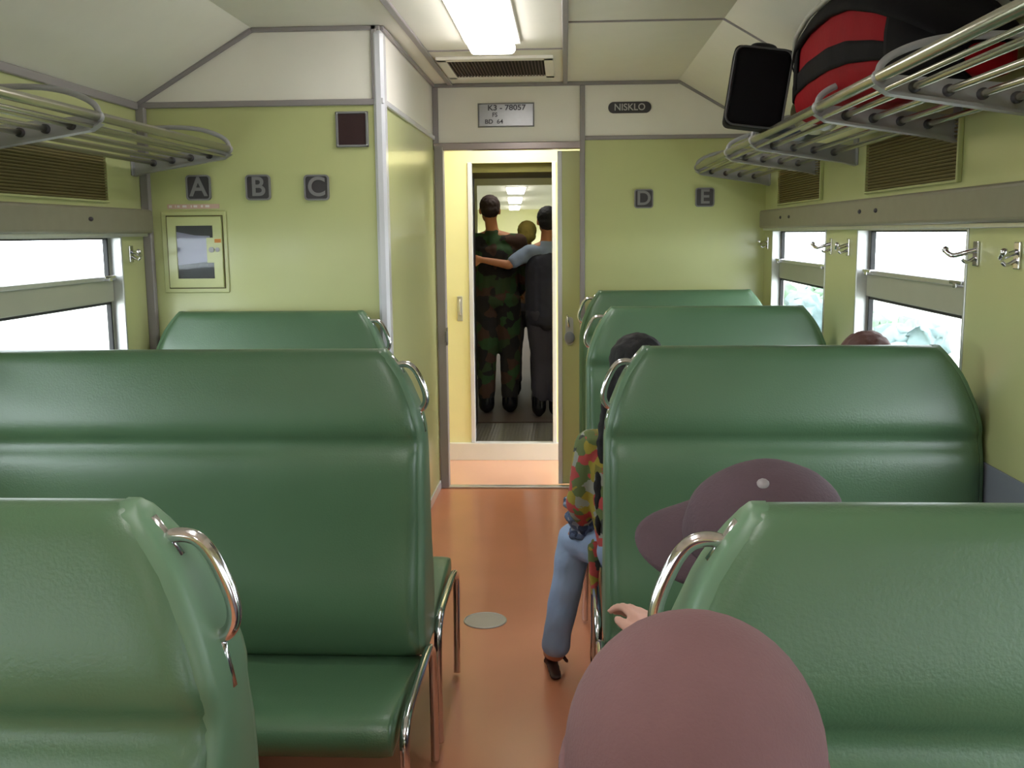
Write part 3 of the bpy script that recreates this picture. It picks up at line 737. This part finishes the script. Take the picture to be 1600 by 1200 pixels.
bm = bmesh.new(); box(bm, (-.10, -.13, 0), (.10, .13, .268), .022, 4); c_ = ob('shell', bm, M_blk, r, True)
bm = bmesh.new(); tube(bm, [(x, -.132, z) for x, z in rrect(.19, .258, .03, 6, 0, .134)], .0035, 8, closed=True); ob('piping', bm, mat('charcoal_piping', (70, 68, 72), .5), r, True)
bm = bmesh.new(); tube(bm, smooth_path([(-.04, 0, .26), (-.04, 0, .288), (.04, 0, .288), (.04, 0, .26)]), .008, 8); ob('handle', bm, M_rubber, r, True)
r.location = (.655, 3.74, 1.806); r.rotation_euler = (.05, .14, -.12)
r = thing('black_backpack', 'dark bag at the top right corner on the right luggage rack', 'bag', (.9, 1.65, 1.79))
ob('bag_body', bag_loft([(2.00, .9, .12, 1.90, .10), (1.96, .89, .22, 1.86, .17), (1.84, .88, .31, 1.81, .24), (1.65, .88, .33, 1.795, .26), (1.45, .88, .32, 1.795, .25), (1.36, .88, .2, 1.8, .2)]), M_blk, r, True)
bm = bmesh.new(); tube(bm, smooth_path([(.74, 1.8, 1.95), (.70, 1.78, 1.87), (.715, 1.72, 1.83), (.74, 1.6, 1.84)]), .009, 8); ob('strap', bm, M_rubber, r, True)
rel(r)
def soft_bag(name, label, c, rad, m, rz=0):
    bm = bmesh.new(); ellipsoid(bm, (0, 0, rad[2]), rad, sub=4)
    for v in bm.verts:
        n_ = noise.noise(v.co*14+Vector(c)); v.co += v.co.normalized()*n_*.022
        v.co.z = max(v.co.z, 0.0)
    r = thing(name, label, 'bag', c); o = ob('bag_body', bm, m, r, True)
    bm = bmesh.new(); tube(bm, smooth_path([(-.03, 0, rad[2]*1.85), (-.05, .02, rad[2]*2.4), (.02, .03, rad[2]*2.6), (.04, 0, rad[2]*1.85)]), .006, 8); ob('handle', bm, m, r, True)
    r.rotation_euler = (0, 0, rz); return r
soft_bag('plastic_bag', 'dark blue plastic bag lying on the rack past the black suitcase', (.88, 4.18, 1.785), (.15, .24, .035), M_bluepl)
soft_bag('plastic_bag', 'thin white plastic bag lying between the suitcase and the red bag', (.89, 3.63, 1.788), (.05, .055, .05), M_plastic)
soft_bag('paper_bag', 'cream bag squeezed upright behind the black suitcase', (.90, 3.80, 1.79), (.09, .10, .085), mat('cream_paper', (222, 220, 186), .7, bump=.4, bscale=30))

# ------------------------------------------------------------------ people
def head_bm(bm, c, R, k=1.0):
    """skull, jaw, face; local +Y is the way the face looks"""
    P = lambda x, y, z: Vector(c)+R @ (Vector((x, y, z))*k)
    def E(p, r): ellipsoid(bm, P(*p), tuple(a*k for a in r), R, 3)
    E((0, -.012, .022), (.074, .092, .086)); E((0, .030, -.035), (.058, .056, .062)); E((0, .052, -.075), (.030, .026, .022))
    E((0, .070, .030), (.055, .018, .016)); E((0, .092, -.010), (.012, .015, .024)); E((0, .096, -.024), (.017, .012, .010))
    for s in (-1, 1):
        E((s*.034, .062, -.018), (.022, .018, .018)); E((s*.075, -.004, -.006), (.008, .018, .030))
    E((0, .075, -.050), (.024, .012, .009))
def face_parts(par, c, R, k=1.0):
    P = lambda x, y, z: Vector(c)+R @ (Vector((x, y, z))*k)
    for s in (-1, 1):
        bm = bmesh.new(); ellipsoid(bm, P(s*.030, .074, .008), (.013*k, .008*k, .008*k), R, 2); e = ob('eye', bm, M_eye, par, True)
        bm = bmesh.new(); ellipsoid(bm, P(s*.030, .081, .008), (.006*k, .003*k, .006*k), R, 2); ob('iris', bm, M_ink, e, True)
        bm = bmesh.new(); tube(bm, [P(s*.014, .086, .026), P(s*.032, .084, .031), P(s*.050, .070, .024)], .0035*k, 6); ob('eyebrow', bm, M_hair, par, True)
    bm = bmesh.new(); ellipsoid(bm, P(0, .084, -.050), (.022*k, .006*k, .007*k), R, 2); ob('mouth', bm, M_lip, par, True)
def hand_bm(bm, w, d, n, s=1, curl=.5, k=1.0):
    """w wrist, d direction of the fingers, n palm normal (towards which they curl), s side of the thumb"""
    w = Vector(w); d = Vector(d).normalized(); n = (Vector(n)-d*Vector(n).dot(d)).normalized(); x = d.cross(n)*s
    capsule(bm, w, w+d*.03*k, .021*k, .024*k)
    for i in range(4):
        o = (i-1.5)*.0195*k; ln = (.040, .046, .043, .034)[i]*k*.62; b = w+x*o+d*.082*k
        capsule(bm, w+x*o*.6+d*.02*k, b, .013*k, .0115*k)
        a1 = curl*.7; a2 = curl*1.7; a3 = curl*2.4; p = b; rr = .0095*k
        for a, l in ((a1, ln*1.5), (a2, ln*.95), (a3, ln*.75)):
            q = p+(d*math.cos(a)+n*math.sin(a))*l; capsule(bm, p, q, rr, rr*.92); p = q; rr *= .93
    b = w+d*.028*k-x*.024*k
    q = b+(d*.65-x*.6+n*.3*curl).normalized()*.036*k; capsule(bm, b, q, .0125*k, .011*k)
    capsule(bm, q, q+(d*.85-x*.2+n*.6*curl).normalized()*.03*k, .0105*k, .009*k)
def rot(yaw, pitch=0, roll=0):
    """face direction: yaw 0 = +Y, positive turns to -X; pitch down positive; roll leans head to +X"""
    return (Matrix.Rotation(yaw, 3, 'Z') @ Matrix.Rotation(-pitch, 3, 'X') @ Matrix.Rotation(roll, 3, 'Y'))
def person(J, label, base, skin, top, bottom, shoe, R, k=1.0, sleeve=.45, voxel=.008, group=None, long_sleeve=False, face=True, leg=(.080, .055, .038), barefoot=False):
    """J: joints (Vectors). One continuous body, clothes as children"""
    V = {a: Vector(b) for a, b in J.items()}
    r = thing('person', label, 'person', base, group)
    side = (V['shR']-V['shL']).normalized()
    bm = bmesh.new(); head_bm(bm, V['head'], R, k)
    capsule(bm, V['neck'], V['head']+R @ Vector((0, -.02, -.04))*k, .048*k, .046*k)
    capsule(bm, V['chest'], V['pelvis'], .105*k, .115*k); capsule(bm, V['neck']-Vector((0, 0, .03)), V['chest'], .06*k, .10*k)
    for s in 'LR':
        capsule(bm, V['sh'+s], V['el'+s], .044*k, .036*k); capsule(bm, V['el'+s], V['wr'+s], .036*k, .024*k)
        capsule(bm, V['neck']-Vector((0, 0, .03)), V['sh'+s], .05*k, .046*k)
        capsule(bm, V['pelvis']+side*(.08 if s == 'R' else -.08)*k, V['kn'+s], leg[0]*k*.95, leg[1]*k*.95); capsule(bm, V['kn'+s], V['an'+s], leg[1]*k*.92, leg[2]*k)
        capsule(bm, V['an'+s], V['toe'+s], .036*k, .028*k)
        hd = V.get('hd'+s, V['wr'+s]-V['el'+s]); hn = V.get('hn'+s, Vector((0, 0, -1)))
        hand_bm(bm, V['wr'+s], hd, hn, 1 if s == 'R' else -1, .5, k)
    fuse('body', bm, skin, r, voxel, 2)
    if face: face_parts(r, V['head'], R, k)
    # shirt
    bm = bmesh.new()
    up_ = (V['neck']-V['pelvis']).normalized()
    for s in (-1, 1):
        o = side*s*.055*k
        capsule(bm, V['chest']+o+up_*.03, V['pelvis']+o*.9+up_*.02, .108*k, .115*k)
    capsule(bm, V['chest']+up_*.03, V['pelvis']+up_*.02, .118*k, .124*k)
    capsule(bm, V['shL'], V['shR'], .062*k, .062*k); capsule(bm, V['neck']-up_*.035, V['chest'], .066*k, .115*k)
    for s in 'LR':
        e = V['el'+s]; a = V['sh'+s]; q = e if long_sleeve else a+(e-a)*.75
        capsule(bm, a, q, .064*k, .052*k)
        if long_sleeve: capsule(bm, e, V['wr'+s]-(V['wr'+s]-e)*.06, .050*k, .036*k)
    fuse('shirt', bm, top, r, voxel, 3, .006, 16)
    bm = bmesh.new(); capsule(bm, V['pelvis']-side*.05*k, V['pelvis']+side*.05*k, .125*k, .125*k)
    for s in 'LR':
        capsule(bm, V['pelvis']+side*(.075 if s == 'R' else -.075)*k, V['kn'+s], (leg[0]+.014)*k, (leg[1]+.012)*k)
        capsule(bm, V['kn'+s], V['an'+s]+Vector((0, 0, .07 if shoe else .025)), (leg[1]+.010)*k, (leg[2]+.016)*k)
    fuse('trousers', bm, bottom, r, voxel, 3, .006, 16)
    if shoe:
        for s in 'LR':
            q = max(leg[2]+.012, .045)*k; bm = bmesh.new(); capsule(bm, V['an'+s], V['toe'+s]+Vector((0, 0, .004)), q, .040*k); capsule(bm, V['an'+s]+Vector((0, 0, .085)), V['an'+s], q, q); capsule(bm, V['an'+s]+Vector((0, -.015, -.03)), V['toe'+s]+Vector((0, 0, -.0)), .034*k, .036*k)
            fuse('shoe', bm, shoe, r, .007, 2)
    return r, V
def hair_cap(name, r, c, R, m, k=1.0, back=0, g=1.0):
    """short hair over the skull, leaving the face open"""
    P = lambda x, y, z: Vector(c)+R @ (Vector((x, y, z))*k)
    bm = bmesh.new(); ellipsoid(bm, P(0, -.020, .034), (.081*k*g, .093*k*g, .084*k*g), R, 4); ellipsoid(bm, P(0, -.045, -.005-back), (.072*k*g, .066*k*g, .062*k*g), R, 3)
    return fuse(name, bm, m, r, .007, 2, .004, 60)

# 1 foreground cap
R1 = rot(PI-.1, .30, 0)
J = dict(pelvis=(.25, .86, .50), chest=(.23, .84, .74), neck=(.145, .845, .885), head=(.108, .800, 1.015),
         shL=(.36, .82, .84), shR=(.04, .84, .83), elL=(.40, .74, .62), elR=(.0, .74, .60), wrL=(.33, .56, .55), wrR=(.05, .55, .53),
         knL=(.34, .47, .47), knR=(.15, .47, .47), anL=(.34, .42, .07), anR=(.15, .42, .07), toeL=(.34, .30, .04), toeR=(.15, .30, .04))
r, V = person(J, 'person in a smooth mauve-brown cap sitting closest to the camera', (.25, .86, .40), M_skin, M_shirtd, M_trous, M_boot, R1)
c0 = Vector((.110, .815, 1.015)); bm = bmesh.new()
ellipsoid(bm, c0+Vector((-.003, -.004, .0)), (.109, .113, .122), R1, 4)
bmesh.ops.bisect_plane(bm, geom=bm.verts[:]+bm.edges[:]+bm.faces[:], plane_co=c0+R1 @ Vector((0, 0, -.02)), plane_no=R1 @ Vector((0, 0, 1)), clear_inner=True)
cp = ob('cap', bm, M_mauve, r, True); s_ = cp.modifiers.new('s', 'SOLIDIFY'); s_.thickness = .004
bm = bmesh.new()
for t in range(33):
    pass
ringp = [c0+Vector((-.003, -.004, 0))+R1 @ Vector((.109*math.cos(a)*1.0, .113*math.sin(a), -.016)) for a in [2*PI*t/48 for t in range(48)]]
tube(bm, ringp, .006, 8, closed=True); ob('cap_band', bm, M_mauve, cp, True)
def brim(par, c, R, rx, ry, z, reach, m, droop=.02, name='brim', a0=.12):
    bm = bmesh.new(); rows = []
    for i in range(9):
        t = i/8; row = []
        for j in range(21):
            a = PI*(a0+(1-2*a0)*j/20)
            ext = reach*t*math.sin((a-PI*a0)/(1-2*a0))**.45 if 0 < j < 20 else 0
            x = rx*math.cos(a); y = ry*math.sin(a)+ext
            row.append(bm.verts.new(Vector(c)+R @ Vector((x*(1+.05*t), y, z-droop*t*(1+3*(x/rx)**2)*.6))))
        rows.append(row)
    for A, B in zip(rows, rows[1:]):
        for k in range(20): bm.faces.new((A[k], A[k+1], B[k+1], B[k]))
    bmesh.ops.remove_doubles(bm, verts=bm.verts, dist=.0005)
    o = ob(name, bm, m, par, True); q = o.modifiers.new('s', 'SOLIDIFY'); q.thickness = .005; q.offset = 0; return o
brim(cp, c0, R1, .105, .109, -.016, .065, M_mauve)
rel(r)

# 2 grey cap, leaning towards the aisle
R2 = rot(1.50, .10, -.62)
J = dict(pelvis=(.34, 1.42, .50), chest=(.34, 1.44, .76), neck=(.31, 1.47, .86), head=(.288, 1.525, .985),
         shL=(.17, 1.46, .80), shR=(.50, 1.44, .83), elL=(.13, 1.50, .62), elR=(.56, 1.50, .60), wrL=(.168, 1.74, .705), wrR=(.46, 1.75, .53),
         knL=(.14, 1.88, .60), knR=(.46, 1.84, .48), anL=(.20, 1.80, .25), anR=(.46, 1.88, .07), toeL=(.22, 1.9, .22), toeR=(.46, 2.0, .04))
J['hdL'] = Vector((-.30, 1.0, .50)); J['hnL'] = Vector((-.6, .3, -1))
r, V = person(J, 'person in a plum-grey peaked cap leaning towards the aisle behind the near bench', (.34, 1.42, .40), M_foot, M_shirtd, M_trous, None, R2, voxel=.006, face=True)
hair_cap('hair', r, V['head'], R2, M_hair, .98, back=.02)
c1 = V['head']+R2 @ Vector((0, -.012, .036)); bm = bmesh.new()
ellipsoid(bm, c1, (.096, .120, .092), R2, 4)
bmesh.ops.bisect_plane(bm, geom=bm.verts[:]+bm.edges[:]+bm.faces[:], plane_co=c1+R2 @ Vector((0, 0, -.012)), plane_no=R2 @ Vector((0, 0, 1)), clear_inner=True)
for v in bm.verts: v.co += (v.co-c1).normalized()*.006*noise.noise(v.co*22)
cp = ob('cap', bm, M_capg, r, True); s_ = cp.modifiers.new('s', 'SOLIDIFY'); s_.thickness = .004
bm = bmesh.new(); tube(bm, [c1+R2 @ Vector((.095*math.cos(a), .113*math.sin(a), -.010)) for a in [2*PI*t/48 for t in range(48)]], .007, 8, closed=True); ob('cap_band', bm, M_capd, cp, True)
bm = bmesh.new(); ellipsoid(bm, c1+R2 @ Vector((0, 0, .089)), (.010, .010, .006), R2, 2); ob('cap_button', bm, M_trim, cp, True)
brim(cp, c1, R2, .092, .108, -.008, .085, M_capg, droop=.018)
rel(r)

# 3 long-haired passenger in a printed blouse and pale jeans
R3 = rot(.1, .15, .1)
J = dict(pelvis=(.25, 3.00, .50), chest=(.20, 3.01, .74), neck=(.19, 3.0, .89), head=(.205, 2.985, 1.045),
         shL=(.085, 3.0, .815), shR=(.32, 3.0, .83), elL=(.045, 3.03, .63), elR=(.36, 3.05, .62), wrL=(.055, 3.14, .53), wrR=(.26, 3.25, .55),
         knL=(.03, 3.24, .455), knR=(.20, 3.40, .47), anL=(-.035, 3.19, .085), anR=(.17, 3.36, .08), toeL=(-.055, 3.30, .035), toeR=(.17, 3.50, .035))
r, V = person(J, 'long-haired person in a flowery blouse and pale jeans sitting half in the aisle', (.25, 3.0, .39), M_skin, M_floral, M_denim, None, R3, k=.92, voxel=.0065, long_sleeve=True, leg=(.072, .052, .034))
P = lambda x, y, z: V['head']+R3 @ Vector((x, y, z))
bm = bmesh.new(); ellipsoid(bm, P(0, -.014, .032), (.082, .094, .080), R3, 4); ellipsoid(bm, P(0, -.04, -.02), (.080, .07, .08), R3, 3)
capsule(bm, P(-.055, -.03, -.03), (.125, 2.955, .86), .040, .032); capsule(bm, (.125, 2.955, .86), (.105, 2.955, .70), .034, .026); capsule(bm, (.105, 2.955, .70), (.100, 2.96, .56), .026, .010)
capsule(bm, P(.0, -.05, -.05), (.19, 2.93, .80), .06, .05); capsule(bm, (.19, 2.93, .80), (.17, 2.93, .62), .05, .02)
fuse('hair', bm, M_hair, r, .007, 2, .006, 40)
bm = bmesh.new()
a, b = Vector((.045, 3.07, .615)), Vector((.055, 3.13, .515))
for i in range(4):
    p = a+(b-a)*i/3; ellipsoid(bm, p, (.058-.003*i, .054, .028), Matrix.Rotation(.25*(-1)**i, 3, 'Y'), 3)
fuse('cuff', bm, M_cuff, r, .006, 2, .006, 50)
bm = bmesh.new()   # hem of the blouse hanging over the thigh
for t in range(5): capsule(bm, (.085+.01*t, 3.0+.045*t, .50), (.085, 3.0+.05*t, .36+.015*t), .022, .012)
fuse('blouse_hem', bm, M_floral, r, .006, 3, .004, 30)
for s in 'LR':
    bm = bmesh.new(); t = V['toe'+s]; an = V['an'+s]
    capsule(bm, (an.x, an.y-.02, .016), (t.x, t.y+.02, .016), .020, .022)
    for v in bm.verts: v.co.z = .002+(v.co.z-.0)*.45
    capsule(bm, (an.x-.038, (an.y+t.y)/2+.02, .02), (an.x, (an.y+t.y)/2+.01, .075), .007, .007); capsule(bm, (an.x, (an.y+t.y)/2+.01, .075), (an.x+.036, (an.y+t.y)/2+.02, .02), .007, .007)
    fuse('sandal', bm, M_base, r, .005, 1)
rel(r)

# 4 brown head by the far window, right bench
R4 = rot(.1, .1, 0)
J = dict(pelvis=(.84, 3.02, .50), chest=(.85, 3.0, .74), neck=(.86, 3.0, .90), head=(.872, 3.01, 1.045),
         shL=(.72, 3.0, .83), shR=(.97, 3.0, .83), elL=(.70, 3.03, .62), elR=(.985, 3.03, .62), wrL=(.76, 3.24, .55), wrR=(.93, 3.24, .55),
         knL=(.76, 3.42, .47), knR=(.93, 3.42, .47), anL=(.76, 3.38, .07), anR=(.93, 3.38, .07), toeL=(.76, 3.5, .035), toeR=(.93, 3.5, .035))
r, V = person(J, 'brown-haired person by the window, only the crown showing over the bench', (.84, 3.02, .39), M_skin, M_sleeve, M_trous, M_boot, R4, k=.95, voxel=.009)
hair_cap('hair', r, V['head'], R4, M_hairb, .97, back=.01)
rel(r)

# 5 camouflage, standing with the back to us
R5 = rot(.15, .1, 0)
def stand(xc, y, zf, kk, lean=0, **o):
    J = dict(pelvis=(xc, y, zf+.88*kk), chest=(xc, y, zf+1.22*kk), neck=(xc, y, zf+1.42*kk), head=(xc-.0, y+.015, zf+1.545*kk),
             shL=(xc-.17*kk, y, zf+1.35*kk), shR=(xc+.17*kk, y, zf+1.35*kk), elL=(xc-.22*kk, y-.02, zf+1.08*kk), elR=(xc+.22*kk, y-.02, zf+1.08*kk),
             wrL=(xc-.2*kk, y+.08, zf+.86*kk), wrR=(xc+.2*kk, y+.08, zf+.86*kk), knL=(xc-.10*kk, y+.02, zf+.47*kk), knR=(xc+.10*kk, y+.02, zf+.47*kk),
             anL=(xc-.095*kk, y-.02, zf+.07), anR=(xc+.095*kk, y-.02, zf+.07), toeL=(xc-.11*kk, y+.13, zf+.04), toeR=(xc+.11*kk, y+.13, zf+.04))
    J.update(o); return J
k5 = .985
J = stand(-.505, 7.62, .108, k5, head=(-.562, 7.63, 1.622), neck=(-.545, 7.62, 1.47), shL=(-.665, 7.62, 1.40), shR=(-.345, 7.62, 1.39), elL=(-.69, 7.62, 1.12), elR=(-.30, 7.66, 1.12), wrR=(-.36, 7.82, 1.0), pelvis=(-.515, 7.62, .97), chest=(-.505, 7.62, 1.26), anL=(-.60, 7.58, .17), anR=(-.425, 7.60, .17), toeL=(-.60, 7.72, .145), toeR=(-.42, 7.74, .145), knL=(-.60, 7.63, .55), knR=(-.42, 7.63, .55))
r, V = person(J, 'person in dark camouflage uniform and boots standing with back turned beyond the doorway', (-.51, 7.6, .108), M_skin2, M_camo, M_camo, M_boot, R5, k=.98, voxel=.009, long_sleeve=True, leg=(.095, .072, .05))
hair_cap('hair', r, V['head'], R5, mat('dark_cropped_hair', (46, 30, 26), .8), .96, g=.99)
rel(r)

# 6 vest, arm held out to the left
J = stand(-.15, 7.47, .108, .93, head=(-.135, 7.49, 1.535), neck=(-.14, 7.47, 1.39), chest=(-.14, 7.47, 1.16), pelvis=(-.14, 7.47, .87),
          shL=(-.265, 7.46, 1.315), shR=(-.015, 7.47, 1.315), elL=(-.415, 7.40, 1.225), wrL=(-.60, 7.40, 1.262), elR=(.05, 7.5, 1.08), wrR=(.05, 7.58, .88),
          knL=(-.185, 7.49, .50), knR=(-.09, 7.49, .50), anL=(-.200, 7.44, .165), anR=(-.075, 7.44, .165), toeL=(-.21, 7.54, .145), toeR=(-.06, 7.54, .145))
J['hdL'] = Vector((-1, .05, .1)); J['hnL'] = Vector((0, 1, -.2))
r, V = person(J, 'person in a charcoal vest and grey shirt reaching an arm out to the left', (-.14, 7.47, .108), M_skin2, M_sleeve, M_trous, M_boot, R5, k=.93, voxel=.009, leg=(.082, .060, .046))
hair_cap('hair', r, V['head'], R5, M_hair, .93, back=.01)
bm = bmesh.new()
for o in (-.045, .045): capsule(bm, V['chest']+Vector((o, 0, .05)), V['pelvis']+Vector((o, 0, -.02)), .113, .116)
capsule(bm, V['chest']+Vector((0, 0, .05)), V['pelvis']+Vector((0, 0, -.02)), .124, .126)
capsule(bm, V['chest']+Vector((-.065, 0, .115)), V['chest']+Vector((.065, 0, .115)), .065, .065)
fuse('vest', bm, M_vestc, r, .009, 3, .004, 20)
rel(r)

# 7 further person with an olive cap
J = stand(-.33, 8.35, .108, .86, head=(-.315, 8.35, 1.44), neck=(-.32, 8.35, 1.32), shL=(-.47, 8.35, 1.24), shR=(-.17, 8.35, 1.24), chest=(-.32, 8.35, 1.10))
r, V = person(J, 'person in an olive cap farther inside the next carriage between the two standing people', (-.33, 8.35, .108), M_skin2, mat('brown_jacket', (120, 92, 72), .9), M_trous, M_boot, R5, k=.86, voxel=.01)
hair_cap('headcover', r, V['head'], R5, M_oliv, .92, g=1.05, back=.01)
rel(r)

# ------------------------------------------------------------------ outside
st(ob('ground', bx((-60, -60, -1.3), (60, 80, -1.2)), M_ground))
def bush(x, y, h, rad, m, label):
    r = thing('bush', label, 'bush', (x, y, -1.2), 'hazy bushes outside the right-hand windows')
    bm = bmesh.new(); tube(bm, [(x, y, -1.2), (x+.05, y, -1.2+h*.5)], .05, 8); ob('trunk', bm, M_base, r)
    bm = bmesh.new()
    for i in range(14):
        a = random.uniform(0, 2*PI); q = random.uniform(.1, .85)*rad
        ellipsoid(bm, (x+q*math.cos(a), y+q*math.sin(a), -1.2+h*random.uniform(.2, .85)), (rad*random.uniform(.22, .38),)*3, sub=3)
    for v in bm.verts: v.co += Vector((noise.noise(v.co*6), noise.noise(v.co*6+Vector((9, 0, 0))), noise.noise(v.co*6+Vector((0, 9, 0)))))*.16
    ob('crown', bm, m, r, True); rel(r)
for i, (x, y, h, rad) in enumerate(((5.2, 15.2, 1.35, 1.0), (5.6, 17.9, 1.2, 1.0), (5.0, 20.8, 1.4, 1.1), (5.5, 23.5, 1.3, 1.0))):
    bush(x, y, h, rad, M_leafs[i % 2], ['pale hazy bush outside the large right window, nearest the camera', 'pale hazy bush outside, at the far side of the large right window', 'pale hazy bush outside the farthest right window, nearer one', 'pale hazy bush outside, the most distant of the row'][i])
